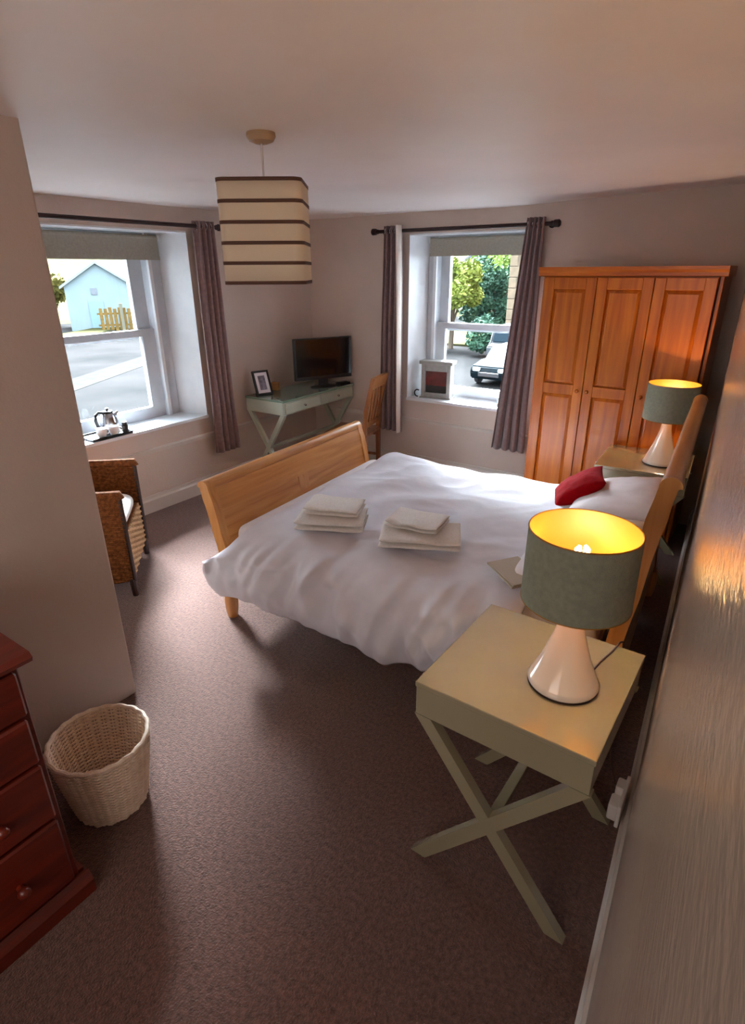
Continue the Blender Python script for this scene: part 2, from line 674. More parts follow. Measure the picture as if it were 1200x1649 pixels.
curtain(TL, 3.135, 3.315, 3.125, 3.36, PZL + .035, .33, 4, 'mauve curtain gathered at the wall between the window and the desk', 0, PZL, .03, 1)
curtain(TF, -2.915, -2.735, -2.975, -2.725, PZF + .04, .37, 4, 'mauve curtain with cream lining, left of the far window behind the wooden chair', 1, PZF, .03, 5, .05)
curtain(TF, -1.685, -1.55, -1.83, -1.545, PZF + .045, .36, 4, 'mauve curtain hanging against the wardrobe at the far window', 0, PZF, .035, 9)

# ------------------------------------------------------------------ bed
BED = Matrix.Translation((-2.165, 1.76, 0)) @ Matrix.Rotation(R(3.4), 4, 'Z')
BEDR = R(3.4)
BW, BL = 1.46, 2.03
bed = thing('sleigh_bed', 'honey pine sleigh bed with scrolled footboard under the white duvet', 'bed', (-2.165, 1.76, 0), BEDR)


def scroll(x0, zlo, ztop, t, sgn, curl):
    """side outline of a sleigh end: upright that sweeps outward (sgn) to a rolled top"""
    L_, R_ = [], []
    n = 18
    for i in range(n + 1):
        v = i / n
        z = zlo + (ztop - zlo) * v
        off = sgn * (curl * max(0, (v - .35) / .65) ** 1.9 - .02 * math.sin(PI * min(1, v / .6)))
        th = t * (1 + .45 * max(0, v - .82) / .18 * math.sin(PI * min(1, (v - .82) / .18 + .3)) if v > .82 else 1)
        L_.append((x0 + off - th / 2, z))
        R_.append((x0 + off + th / 2, z))
    cx, cz, rr = x0 + sgn * (curl + t * .1), ztop, t * .62
    arc = [(cx + rr * math.cos(a), cz + rr * math.sin(a)) for a in [PI * (0.0 + i / 10) for i in range(11)]]
    return R_ + arc + list(reversed(L_))


def bed_end(x0, zlo, ztop, t, sgn, curl, nm):
    prof = scroll(x0, zlo, ztop, t, sgn, curl)
    for y0, y1 in ((-.0, .05), (BW - .05, BW)):
        k = MB()
        k.prism(prof, lambda p, s: Vector((p[0], y0 + (y1 - y0) * s, p[1])))
        k.build(nm + '_post', M_BEDZ, bed, True)
    thin = scroll(x0, zlo + .1, ztop, t * .4, sgn, curl)
    k = MB()
    k.prism(thin, lambda p, s: Vector((p[0], .05 + (BW - .1) * s, p[1])))
    k.build(nm + '_panel', M_BED, bed, True)
    # rails / stile standing proud of the panel, following the sweep

    def strip(v0, v1, y0, y1, name, extra):
        n = 10
        prof = []
        for side in (1, -1):
            rng = range(n + 1) if side == 1 else range(n, -1, -1)
            for i in rng:
                v = v0 + (v1 - v0) * i / n
                z = zlo + (ztop - zlo) * v
                off = sgn * (curl * max(0, (v - .35) / .65) ** 1.9 - .02 * math.sin(PI * min(1, v / .6)))
                prof.append((x0 + off + side * (t * .2 + extra), z))
        k = MB()
        k.prism(prof, lambda p, s: Vector((p[0], y0 + (y1 - y0) * s, p[1])))
        return k.build(name, M_BED if y1 - y0 > .3 else M_BEDZ, bed, True)
    strip(.78, .985, .05, BW - .05, nm + '_top_rail', .014)
    strip(.2, .36, .05, BW - .05, nm + '_bottom_rail', .012)
    for q in (BW / 2 - .045,):
        strip(.36, .78, q, q + .09, nm + '_stile', .011)
    k = MB()
    cx, cz = x0 + sgn * (curl + t * .1), ztop
    k.tube([(cx, .045, cz + .004), (cx, BW - .045, cz + .004)], t * .56, 18)
    k.build(nm + '_scroll', M_BED, bed, True)


bed_end(.0, .15, .745, .06, -1, .07, 'footboard')
bed_end(BL - .1, .1, 1.13, .055, 1, .055, 'headboard')
for y0 in (.015, BW - .045):
    k = MB()
    k.box((BL / 2 - .05, y0 + .015, .29), (BL - .12, .03, .17), bevel=.004)
    k.build('side_rail', M_BED, bed)
for lx in (0.0, BL - .1):
    for ly in (.035, BW - .035):
        k = MB()
        k.lathe([(.0, 0), (.026, 0), (.034, .04), (.038, .1), (.034, .13), (.034, .16), (0, .16)], (lx, ly, 0), 16)
        k.build('leg', M_BEDZ, bed, True)
k = MB()
k.box((.95, BW / 2, .3), (1.78, BW - .1, .05))
k.build('slat_base', M_BED, bed)

mt = MB()
mt.box((.95, BW / 2, .44), (1.78, BW - .1, .22), bevel=.05, seg=4)
o = mt.build('mattress', M_PILLOW, smooth=True)
o.matrix_world = BED
tag(o, 'white mattress on the sleigh bed, hidden under the duvet', 'mattress')


def fbm(x, y, z=0, s=1):
    v = Vector((x * s, y * s, z))
    return noise.noise(v) + .5 * noise.noise(v * 2.1) + .25 * noise.noise(v * 4.3)


DX0, DX1 = .06, 1.58


def duvet_pt(u, v):
    """u along the bed (0 foot), v across (0 near hem, 1 far hem)"""
    x = DX0 + .01 + (DX1 - DX0) * u
    foot = max(0, 1 - u / .16)
    # path across: hem up the near side, over the top, down the far side
    near_y = -.15 - .02 * u
    hem_z = .285 - .05 * u + .025 * fbm(u * 4, 0, 2) - .02 * math.exp(-(u / .06) ** 2)
    a, b = .30, .76
    ztop = .605 + .018 * fbm(x, v * 3, 5, 1.6) + .015 * math.sin(PI * min(1, max(0, (v - a) / (b - a))))
    if v < a:
        t = v / a
        if t < .55:
            s = t / .55
            y = near_y - .035 * math.sin(PI * s) + .01
            z = hem_z + (.50 - hem_z) * s
        else:
            s = (t - .55) / .45
            ang = s * PI / 2
            y = near_y + .01 + (.16 - near_y) * (1 - math.cos(ang))
            z = .50 + (ztop - .50) * math.sin(ang)
        hang = 1 - t
        # hanging folds
        fold = noise.noise(Vector((x * 8 + .6 * t, .5 * t, 1.7))) * .6 + .5 * noise.noise(Vector((x * 19 - 2.5 * t, t * 1.2, 3.1)))
        env = math.sin(PI * min(1, .12 + t * .75)) ** 1.0
        ridge = (1 - abs(noise.noise(Vector((x * 8 + 1.5 * t, t * 1.0, 41)))) * 2.2)
        y += (-.056 * fold - .026 * ridge) * env
        z += .006 * noise.noise(Vector((x * 11, t * 3, 8)))
    elif v <= b:
        s = (v - a) / (b - a)
        y = .16 + (1.31 - .16) * s
        z = ztop
    else:
        t = (v - b) / (1 - b)
        y = 1.31 + .25 * math.sin(min(1, t * 1.4) * PI / 2) + .02 * noise.noise(Vector((x * 6, t, 5)))
        z = ztop - (.30) * max(0, t - .1) ** 1.15
    # puffy roll at the foot, tucked against the footboard
    if u < .16 and a * .45 < v < .93:
        dd = (1 - u / .16)
        z -= .15 * dd ** 2.2 * min(1, (v - a * .45) / .1)
    # overall soft creases
    cr = abs(noise.noise(Vector((x * 2.2 + y * 1.1, y * 3.0 - x, 11)))) + .6 * abs(noise.noise(Vector((x * 5 - y * 2, y * 5, 21))))
    z += -.026 * cr if a < v < b else -.012 * cr
    z += .02 * noise.noise(Vector((x * 3.2, y * 3.2, 30)))
    if y > 1.62:
        y = 1.62
    if u < .1 and v < a * .5:
        x += .02 * (1 - u / .1)
    return Vector((x, y, z))


k = MB()
k.grid(duvet_pt, 130, 150)
o = k.build('duvet', M_LINEN, smooth=True, angle=180)
o.matrix_world = BED
sm = o.modifiers.new('thick', 'SOLIDIFY')
sm.thickness = .02
sm.offset = -1
tag(o, 'white cotton duvet spread over the bed, hanging loose on the near side', 'duvet')


def cushion(name, m, w, h, t, label, cat, M, group=None, sag=.0, seed=0, piping=None):
    def pt(side):
        def g(u, v):
            a, b = 2 * u - 1, 2 * v - 1
            e = max(0, (1 - abs(a) ** 2.6)) ** .5 * max(0, (1 - abs(b) ** 2.6)) ** .5
            pin = 1 - .07 * (1 - abs(a) ** 2) * abs(b) ** 3
            pin2 = 1 - .07 * (1 - abs(b) ** 2) * abs(a) ** 3
            z = side * t / 2 * e
            z += .012 * fbm(a * 1.6, b * 1.6, seed + side) * e
            return Vector((a * w / 2 * pin2, b * h / 2 * pin, z - sag * (a * a)))
        return g
    k = MB()
    k.grid(pt(1), 24, 24)
    k.grid(pt(-1), 24, 24)
    bmesh.ops.remove_doubles(k.bm, verts=k.bm.verts[:], dist=.0012)
    o = k.build(name, m, smooth=True, angle=180)
    o.matrix_world = M
    return tag(o, label, cat, group)


def BM(x, y, z, rx=0, ry=0, rz=0):
    return BED @ Matrix.Translation((x, y, z)) @ Euler((rx, ry, rz), 'XYZ').to_matrix().to_4x4()


cushion('pillow', M_PILLOW, .46, .64, .15, 'plump white pillow at the far side of the bed beside the red cushion', 'pillow', BM(1.73, 1.10, .66, 0, R(-14), 0), 'white bed pillows', seed=1)
cushion('pillow', M_PILLOW, .46, .64, .15, 'plump white pillow behind the near table lamp', 'pillow', BM(1.69, .40, .668, 0, R(-14), 0), 'white bed pillows', seed=5)
cushion('scatter_cushion', M_RED, .29, .29, .11, 'crimson red scatter cushion leaning on the far pillow', 'cushion', BM(1.52, 1.14, .68, 0, R(-36), R(14)), seed=9)

k = MB()
k.box((0, 0, .004), (.2, .14, .008), bevel=.002)
k.box((.004, .002, .012), (.196, .136, .006), Euler((0, R(-2), 0)).to_matrix(), bevel=.002)
o = k.build('leaflet', mat('beige_card', (176, 160, 140), .7))
o.location = (-.675, 1.985, .635)
o.rotation_euler = (R(2), R(3), R(-38))
tag(o, 'beige folded leaflet lying on the duvet behind the near lamp', 'leaflet')


# towels: folded stacks, every towel a thing
def towel(name, w, d, h, layers, label, M, seed, group='folded towels on the duvet', lump=.0):
    r = thing(name, label, 'towel', (0, 0, 0), 0, group)
    r.matrix_world = M
    lh = h / layers
    for i in range(layers):
        def pt(u, v, i=i):
            # closed rounded tube section in (y,z), swept along x
            ang = 2 * PI * v
            ca, sa = math.cos(ang), math.sin(ang)
            e = 2.7
            yy = math.copysign(abs(ca) ** (2 / e), ca) * d / 2
            zz = math.copysign(abs(sa) ** (2 / e), sa) * lh / 2 * .98
            a = 2 * u - 1
            xe = math.copysign(1 - (1 - abs(a)) ** 1.6, a) if abs(a) > 0 else 0
            shrink = max(.02, (1 - abs(xe) ** 14)) ** .5
            x = xe * w / 2 * (1 - .012 * i)
            z = lh * (i + .5) + zz * shrink
            z += .006 * fbm(x * 6 + seed, yy * 6, i + seed) + lump * fbm(x * 5, yy * 5, seed + 3) * (i + 1) / layers
            return Vector((x + .004 * noise.noise(Vector((yy * 9, z * 9, seed))), yy * (.97 + .03 * shrink) + .004 * noise.noise(Vector((x * 9, i, seed))), z))
        k = MB()
        k.grid(pt, 30, 28)
        bmesh.ops.remove_doubles(k.bm, verts=k.bm.verts[:], dist=.0004)
        k.build('fold', M_TOWEL, r, True, angle=180)
    return r


def at(x, y, z, rz=0, rx=0, ry=0):
    return Matrix.Translation((x, y, z)) @ Euler((rx, ry, rz), 'XYZ').to_matrix().to_4x4()


towel('bath_towel', .33, .21, .06, 2, 'folded white bath towel at the bottom of the stack nearer the footboard', at(-1.6, 1.99, .618, R(27)), 1)
towel('hand_towel', .27, .17, .045, 2, 'small folded white hand towel, topmost of the stack nearer the footboard', at(-1.605, 2.02, .68, R(20)), 4, lump=.010)
towel('bath_towel', .36, .23, .055, 2, 'folded white bath towel at the bottom of the stack nearer the lamps', at(-1.15, 2.06, .622, R(26)), 7)
towel('hand_towel', .25, .19, .035, 2, 'rumpled white hand towel with raised corner, topmost of the stack nearer the lamps', at(-1.19, 2.10, .68, R(8)), 11, lump=.018)


# ------------------------------------------------------------------ bedside tables
def x_leg_pair(parent, x0, x1, y, ztop, m, t=.03, w=.042):
    for (xa, xb) in ((x0, x1), (x1, x0)):
        k = MB()
        dx, dz = xb - xa, ztop
        ln = math.hypot(dx, dz)
        hw = w / 2 * ln / abs(dz)           # half width measured along x, ends cut level
        s = 1 if dx > 0 else -1
        yo = .0 if s > 0 else .0006
        k.prism([(xa - hw, 0), (xa + hw, 0), (xb + hw, ztop), (xb - hw, ztop)], lambda p, q: Vector((p[0], y + yo - t / 2 + t * q, p[1])))
        k.build('leg', m, parent)


def nightstand(label):
    W_, D_, H_, bx = .5, .5, .684, .115
    r = thing('bedside_table', label, 'bedside table', (0, 0, 0), 0, 'sage x-leg bedside tables')
    k = MB()
    k.box((0, 0, H_ - .009), (W_, D_, .018), bevel=.003)
    k.build('tabletop', M_SAGE, r)
    k = MB()
    k.box((0, 0, H_ - .018 - bx / 2 + .009), (W_ - .006, D_ - .006, bx - .02), bevel=.002)
    k.build('drawer_case', M_SAGE, r)
    k = MB()
    k.box((-W_ / 2 - .002, 0, H_ - .066), (.012, D_ - .06, bx - .045), bevel=.002)
    d = k.build('drawer', M_SAGE, r)
    k = MB()
    k.lathe([(0, 0), (.006, 0), (.006, .012), (.013, .018), (.011, .026), (0, .028)], (0, 0, 0), 14)
    o = k.build('knob', M_STEEL, d, True)
    o.rotation_euler = (0, R(-90), 0)
    o.location = (-W_ / 2 - .008, 0, H_ - .066)
    zt = H_ - bx
    for y in (-D_ / 2 + .018, D_ / 2 - .018):
        x_leg_pair(r, -W_ / 2 + .025, W_ / 2 - .025, y, zt, M_SAGE)
    k = MB()
    k.box((0, 0, zt / 2), (.03, D_ - .06, .03), bevel=.002)
    k.build('stretcher', M_SAGE, r)
    return r


ns = nightstand('sage-cream bedside table with crossed legs standing nearest, by the textured wall')
ns.location = (-.386, 1.388, 0)
ns.rotation_euler = (0, 0, R(-1.5))
dup(ns, (-.515, 3.69, 0), R(3), 'sage-cream bedside table between the bed and the wardrobe')


# ------------------------------------------------------------------ table lamps
def table_lamp(label):
    r = thing('table_lamp', label, 'lamp', (0, 0, 0), 0, 'bedside lamps')
    k = MB()
    prof = [(0, 0.004), (.094, .004), (.097, .012), (.09, .024), (.079, .05), (.065, .085), (.052, .125), (.04, .165), (.031, .205), (.026, .245), (.024, .27), (.02, .272), (0, .272)]
    k.lathe(prof, n=56)
    k.build('lamp_base', M_CERAMIC, r, True, angle=60)
    k = MB()
    k.lathe([(0, 0), (.096, 0), (.096, .006), (0, .006)], n=48)
    k.build('foot_ring', M_DARKLEG, r, True)
    k = MB()
    k.lathe([(0, .27), (.014, .27), (.014, .33), (.02, .332), (.02, .35), (0, .35)], n=20)
    k.build('bulb_holder', M_PLASTICW, r, True)
    zb, zt, rb, rt_ = .268, .468, .139, .137
    k = MB()
    k.lathe([(rb, zb), (rt_, zt), (rt_ - .0015, zt), (rb - .0015, zb)], n=64, closed=True)
    sh = k.build('lamp_shade', M_SHADE, r, True)
    k = MB()
    k.lathe([(rb - .0016, zb + .001), (rt_ - .0016, zt - .0005), (rt_ - .003, zt - .0005), (rb - .003, zb + .001)], n=64, closed=True)
    k.build('shade_lining', M_SHADEIN, sh, True)
    for zz, rr in ((zb, rb), (zt, rt_)):
        k = MB()
        k.tube([((rr - .001) * math.cos(2 * PI * i / 64), (rr - .001) * math.sin(2 * PI * i / 64), zz) for i in range(64)], .0022, 6, True)
        k.build('shade_rim', M_SHADEIN, sh, True)
    k = MB()
    for a in range(3):
        t = 2 * PI * a / 3
        k.tube([(.018 * math.cos(t), .018 * math.sin(t), .335), ((rb - .003) * math.cos(t), (rb - .003) * math.sin(t), .31)], .0018, 6)
    k.build('shade_carrier', M_STEEL, r, True)
    bm_ = mat('lit_bulb_tube', (255, 240, 205), .3, emit=(255, 214, 140), estr=30)
    k = MB()
    for dx in (-.011, .011):
        k.tube([(dx, 0, .35), (dx, 0, .415), (dx * .6, 0, .424)], [.0085, .0085, .004], 10)
    k.build('bulb', bm_, r, True)
    # flex from the base
    return r


lamp1 = table_lamp('lit table lamp with grey-green drum shade on the nearest bedside table')
lamp1.location = (-.298, 1.372, .6845)
lamp1.rotation_euler = (0, 0, R(34))
lamp2 = dup(lamp1, (-.435, 3.66, .6845), R(70), 'lit table lamp with grey-green drum shade in front of the wardrobe')


def lamp_light(name, loc, power, colour=(1.0, .62, .28), size=.02):
    li = bpy.data.lights.new(name, 'POINT')
    li.energy = power
    li.color = colour
    li.shadow_soft_size = size
    lo = bpy.data.objects.new(name, li)
    COL.objects.link(lo)
    lo.location = loc


lamp_light('bulb_light', (-.298, 1.372, .6845 + .39), BULB_NEAR)
lamp_light('bulb_light', (-.435, 3.66, .6845 + .39), BULB_FAR)

k = MB()
pts = [(-.24, 1.462, .689), (-.232, 1.52, .688), (-.215, 1.59, .689), (-.205, 1.64, .695), (-.2, 1.67, .68), (-.195, 1.68, .6), (-.19, 1.68, .4), (-.17, 1.68, .2), (-.14, 1.66, .13)]
k.tube(pts, .003, 8)
o = k.build('lamp_flex', mat('brown_flex', (70, 44, 30), .5), smooth=True)
tag(o, 'thin brown lamp flex running off the back of the nearest bedside table', 'cable')

# plug and adaptor low on the textured wall
pl = thing('wall_socket', 'white socket with plug adaptor low on the textured wall beside the nearest bedside table', 'socket', (xh(1.6) - .022, 1.6, .1))
k = MB()
k.box((-.006, 0, .07), (.012, .15, .09), bevel=.003)
k.build('face_plate', M_PLASTICW, pl)
k = MB()
k.box((-.026, -.01, .04), (.034, .06, .062), bevel=.006)
k.build('plug_adaptor', M_PLASTICW, pl)
k = MB()
k.box((-.022, .045, .075), (.03, .05, .05), bevel=.006)
k.build('plug', M_PLASTICW, pl)
pl.location.z = .06

# ------------------------------------------------------------------ wardrobe
wd = thing('wardrobe', 'large orange pine wardrobe with three panelled doors standing on the far wall', 'wardrobe', (-.85, 3.98, 0), 0)
WX0, WX1, WDp, WH = -.52, .52, .5, 1.765


def part(nm, m, par, *boxes, bevel=.003):
    k = MB()
    for c_, s_ in boxes:
        k.box(c_, s_, bevel=bevel, seg=1)
    return k.build(nm, m, par)


part('side_panel', M_PINE, wd, ((WX0 + .011, WDp / 2 + .022, .86), (.022, WDp - .03, 1.7)))
part('side_panel', M_PINE, wd, ((WX1 - .011, WDp / 2 + .022, .86), (.022, WDp - .03, 1.7)))
part('back_panel', M_PINE, wd, ((0, WDp, .86), (WX1 - WX0 - .046, .012, 1.7)))
part('plinth', M_PINEX, wd, ((0, .02, .05), (WX1 - WX0 - .046, .03, .098)))
k = MB()
k.prism([(-.028, WH), (-.028, WH - .018), (-.012, WH - .034), (-.012, WH - .052), (.0, WH - .056), (WDp, WH - .056), (WDp, WH)], lambda p, s: Vector((WX0 - .02 + (WX1 - WX0 + .04) * s, p[0], p[1])))
k.build('cornice', M_PINEX, wd)
part('top_rail', M_PINEX, wd, ((0, .025, WH - .085), (WX1 - WX0 - .046, .02, .06)))
dw = (WX1 - WX0 - .046) / 3
for i in range(3):
    x0 = WX0 + .023 + dw * i + .002
    x1 = x0 + dw - .004
    xc = (x0 + x1) / 2
    zt, zb, zm = WH - .062, .105, 1.0
    st = .062
    d = part('door', M_PINE, wd, ((x0 + st / 2, .0, (zt + zb) / 2), (st, .024, zt - zb)), ((x1 - st / 2, .0, (zt + zb) / 2), (st, .024, zt - zb)),
             ((xc, .001, zt - .035), (x1 - x0 - 2 * st + .002, .022, .07)), ((xc, .001, zm), (x1 - x0 - 2 * st + .002, .022, .07)), ((xc, .001, zb + .045), (x1 - x0 - 2 * st + .002, .022, .09)))
    for a, b in ((zm + .035, zt - .07), (zb + .09, zm - .035)):
        k = MB()
        e = .022
        pa = [(x0 + st - .002, a - .002), (x1 - st + .002, a - .002), (x1 - st + .002, b + .002), (x0 + st - .002, b + .002)]
        q = [(x0 + st + e, a + e), (x1 - st - e, a + e), (x1 - st - e, b - e), (x0 + st + e, b - e)]
        bm = k.bm
        V0 = [bm.verts.new((p[0], .008, p[1])) for p in pa]
        V1 = [bm.verts.new((p[0], -.003, p[1])) for p in q]
        V2 = [bm.verts.new((p[0], .012, p[1])) for p in pa]
        for j in range(4):
            n_ = (j + 1) % 4
            bm.faces.new((V0[j], V0[n_], V1[n_], V1[j]))
            bm.faces.new((V2[j], V2[n_], V0[n_], V0[j]))
        bm.faces.new(V1)
        bm.faces.new(V2)
        k.build('door_panel', M_PINE, d)
    k = MB()
    hx = x1 - .03 if i == 0 else x0 + .03
    k.sphere((hx, -.03, 1.0), .013, sub=2)
    k.tube([(hx, -.01, 1.0), (hx, -.028, 1.0)], .006, 10)
    k.build('knob', M_PINE, d, True)

# ------------------------------------------------------------------ chest of drawers (front left)
ch = thing('chest_of_drawers', 'dark reddish pine chest of drawers against the near partition wall', 'chest of drawers', (-1.385, .03, 0), 0)
CD, CW, CH = .64, .9, .885      # depth (x), width (y), height
part('carcass', M_CHEST, ch, ((-CD / 2 - .012, 0, .46), (CD - .026, CW - .02, .8)))
k = MB()
k.prism([(.012, CH), (.024, CH - .012), (.018, CH - .026), (-.002, CH - .034), (-CD, CH - .034), (-CD, CH)], lambda p, s: Vector((p[0], -CW / 2 - .012 + (CW + .024) * s, p[1])))
k.build('chest_top', M_CHEST, ch)
k = MB()
k.prism([(-.015, .0), (.01, .0), (.012, .05), (.002, .068), (-.008, .08), (-.015, .08)], lambda p, s: Vector((p[0], -CW / 2 - .012 + (CW + .024) * s, p[1])))
k.build('plinth', M_CHEST, ch)
for s in (-1, 1):
    part('plinth_side', M_CHEST, ch, ((-CD / 2 - .02, s * (CW / 2 - .002), .04), (CD - .02, .022, .08)))
zs = [.09, .345, .545, .70, .845]
for i in range(4):
    rows = ((-CW / 4, CW / 2 - .05), (CW / 4, CW / 2 - .05)) if i == 3 else ((0, CW - .06),)
    for yc, wd_ in rows:
        d = part('drawer', M_CHEST, ch, ((-.006, yc, (zs[i] + zs[i + 1]) / 2), (.02, wd_, zs[i + 1] - zs[i] - .012)), bevel=.006)
        for s in ((-1, 1) if i < 3 else (0,)):
            k = MB()
            zc = (zs[i] + zs[i + 1]) / 2
            yk = yc + s * wd_ * .34
            k.sphere((.03, yk, zc), .017, sub=2)
            k.tube([(.0, yk, zc), (.028, yk, zc)], .009, 10)
            k.build('knob', M_CHEST, d, True)


# ------------------------------------------------------------------ waste basket (woven)
bk = thing('waste_basket', 'round cream woven waste basket on the carpet beside the chest of drawers', 'basket', (-1.63, .715, 0), 0)
NS, RB, RT, BH = 32, .112, .158, .285


def brad(z):
    return RB + (RT - RB) * (z / BH) ** .85


k = MB()
for i in range(NS):
    t = 2 * PI * i / NS
    k.tube([((brad(z)) * math.cos(t), brad(z) * math.sin(t), z) for z in (.004, .07, .14, .21, BH - .004)], .0028, 5)
k.build('stakes', M_WICKERL, bk, True)
k = MB()
ROWS = 40
for j in range(ROWS):
    z = .008 + (BH - .02) * j / (ROWS - 1)
    pts = []
    for i in range(NS * 2):
        t = PI * i / NS
        off = .0048 * math.cos(PI * (i / 2.0) * 1.0) if i % 2 == 0 else 0
        off *= (1 if j % 2 == 0 else -1)
        pts.append(((brad(z) + off) * math.cos(t), (brad(z) + off) * math.sin(t), z))
    k.tube(pts, .0037, 5, True)
o = k.build('weave', M_WICKERL, bk, True)
o['kind'] = 'stuff'
k = MB()
pts = []
for i in range(120):
    t = 2 * PI * i / 120
    pts.append(((RT + .0015 * math.cos(20 * t)) * math.cos(t), (RT + .0015 * math.cos(20 * t)) * math.sin(t), BH + .0015 * math.sin(20 * t)))
k.tube(pts, .0085, 8, True)
k.build('rim', M_WICKERL, bk, True)
k = MB()
k.lathe([(0, .003), (RB - .002, .003), (RB - .002, .009), (0, .009)], n=32)
k.build('basket_bottom', M_WICKERL, bk, True)
bk.rotation_euler = (0, 0, R(10))


# ------------------------------------------------------------------ wicker armchair
wc = thing('wicker_armchair', 'brown wicker armchair with white seat pad partly behind the near partition', 'armchair', (-3.205, 1.605, 0), R(-42))
# local: faces +y ; width along x (-.3 .. .3), depth y (-.32 .. .30)


def woven(nm, f3, nu, nv, par, m=M_WICKER, th=.03):
    """basket-weave panel: horizontal strands woven round uprights; f3(u,v)->(point, normal)"""
    k = MB()
    for j in range(nv):
        v = (j + .5) / nv
        pts = []
        for i in range(nu * 2 + 1):
            u = i / (nu * 2)
            p, n = f3(u, v)
            s = (.006 * math.cos(PI * i / 2 + 0) if i % 2 == 0 else 0) * (1 if (j // 1) % 2 == 0 else -1)
            pts.append(Vector(p) + Vector(n) * s)
        k.tube(pts, .0085, 5)
    for i in range(0, nu + 1):
        u = i / nu
        k.tube([f3(u, q / 6)[0] for q in range(7)], .005, 5)
    o = k.build(nm, m, par, True)
    o['kind'] = 'stuff'
    return o


AH = .635
for s, nm in ((1, 'arm'), (-1, 'arm')):
    woven(nm, lambda u, v, s=s: ((s * (.285 + .015 * v), .30 - .58 * u, .095 + (AH - .105) * v + .03 * u * v), (s, 0, 0)), 12, 42, wc)
    k = MB()
    k.tube([(s * .30, .305, AH - .02), (s * .302, .30, AH + .004), (s * .302, .1, AH + .01), (s * .302, -.1, AH + .02), (s * .298, -.28, AH + .04)], .02, 10)
    k.build('arm_rail', M_WICKER, wc, True)
    for y in (.285, -.27):
        k = MB()
        k.tube([(s * .28, y, 0), (s * .28, y, .11)], [.017, .022], 10)
        k.build('leg', M_DARKLEG, wc, True)
        k = MB()
        k.tube([(s * .286, y + .012, .1), (s * .3, y + .012, AH)], .013, 10)
        k.build('post', M_DARKLEG, wc, True)
woven('back_panel', lambda u, v: ((-.29 + .58 * u, -.28 - .08 * v - .03 * math.sin(PI * u), .12 + .72 * v), (0, -1, 0)), 12, 54, wc)
k = MB()
k.tube([(-.30, -.36, .84), (-.15, -.385, .86), (.15, -.385, .86), (.30, -.36, .84)], .02, 10)
k.build('back_rail', M_WICKER, wc, True)
woven('seat_front', lambda u, v: ((-.27 + .54 * u, .285, .10 + .27 * v), (0, 1, 0)), 12, 16, wc, mat('lit_tan_cane', (196, 160, 118), .5, (168, 128, 88), 50, .2, 120))  # window light on the front is put into this paler cane colour
k = MB()
k.box((0, 0, .36), (.54, .56, .03), bevel=.004)
k.build('seat_base', M_WICKER, wc)
k = MB()


def seatpad(u, v):
    a = 2 * PI * u
    e = 5
    ca, sa = math.cos(a), math.sin(a)
    rx = math.copysign(abs(ca) ** (2 / e), ca)
    ry = math.copysign(abs(sa) ** (2 / e), sa)
    ph = PI * (v - .5)
    q = math.cos(ph) ** .35 if math.cos(ph) > 1e-6 else 0
    return Vector((.262 * rx * q, .01 + .275 * ry * q, .425 + .047 * math.copysign(abs(math.sin(ph)) ** .8, math.sin(ph))))


k.grid(seatpad, 40, 16, True)
k.build('seat_pad', M_CUSHW, wc, True, angle=180)

# ------------------------------------------------------------------ desk in the corner
DX, DY0, DY1, DZ = -3.305, 3.515, 4.525, .75
DXB = -3.755
dk = thing('writing_desk', 'pale sage writing desk with crossed legs in the far corner', 'desk', ((DX + DXB) / 2, (DY0 + DY1) / 2, 0), 0)
dw_, dl = DX - DXB, DY1 - DY0
part('desktop', M_DESKTOP, dk, ((0, 0, DZ - .009), (dw_, dl, .018)))
part('desk_case', M_DESKP, dk, ((-.006, 0, DZ - .073), (dw_ - .02, dl - .012, .108)))
for i in range(2):
    yc = -dl / 2 + .03 + (dl - .06) / 2 * (i + .5)
    d = part('drawer', M_DESKP, dk, ((dw_ / 2 - .012, yc, DZ - .073), (.016, (dl - .06) / 2 - .012, .086)))
    k = MB()
    k.sphere((dw_ / 2 + .012, yc, DZ - .073), .011, sub=2)
    k.tube([(dw_ / 2 - .004, yc, DZ - .073), (dw_ / 2 + .01, yc, DZ - .073)], .005, 8)
    k.build('knob', M_STEEL, d, True)
for y in (-dl / 2 + .025, dl / 2 - .025):
    x_leg_pair(dk, -dw_ / 2 + .03, dw_ / 2 - .03, y, DZ - .127, M_DESKP, .03, .04)
part('stretcher', M_DESKP, dk, ((0, 0, (DZ - .127) / 2), (.028, dl - .08, .028)))

# TV on the desk
TVX, TVY, TVT = -3.44, 4.225, 1.12
tv = thing('tv', 'black flat-screen television standing on the corner desk', 'television', (TVX, TVY, DZ + .0005), TVT)
k = MB()
k.box((0, 0, .258), (.58, .034, .37), bevel=.006)
k.build('tv_body', M_BLACK, tv)
k = MB()
k.box((0, -.0175, .268), (.545, .004, .325), bevel=.001, seg=1)
k.build('screen', M_SCREEN, tv)
k = MB()
k.box((0, .01, .05), (.09, .03, .09), bevel=.004)
k.build('stand_neck', M_BLACK, tv)
k = MB()
k.lathe([(0, 0), (.13, 0), (.13, .006), (.1, .012), (0, .014)], n=32)
bmesh.ops.scale(k.bm, vec=(1, .62, 1), verts=k.bm.verts)
k.build('stand_foot', M_BLACK, tv, True)

k = MB()
k.box((0, 0, .012), (.12, .075, .024), bevel=.003)
o = k.build('set_top_box', M_BLACK, loc=(-3.352, 4.405, DZ + .0005), rot=(0, 0, R(75)))
tag(o, 'small flat black box lying on the desk in front of the television', 'media box')

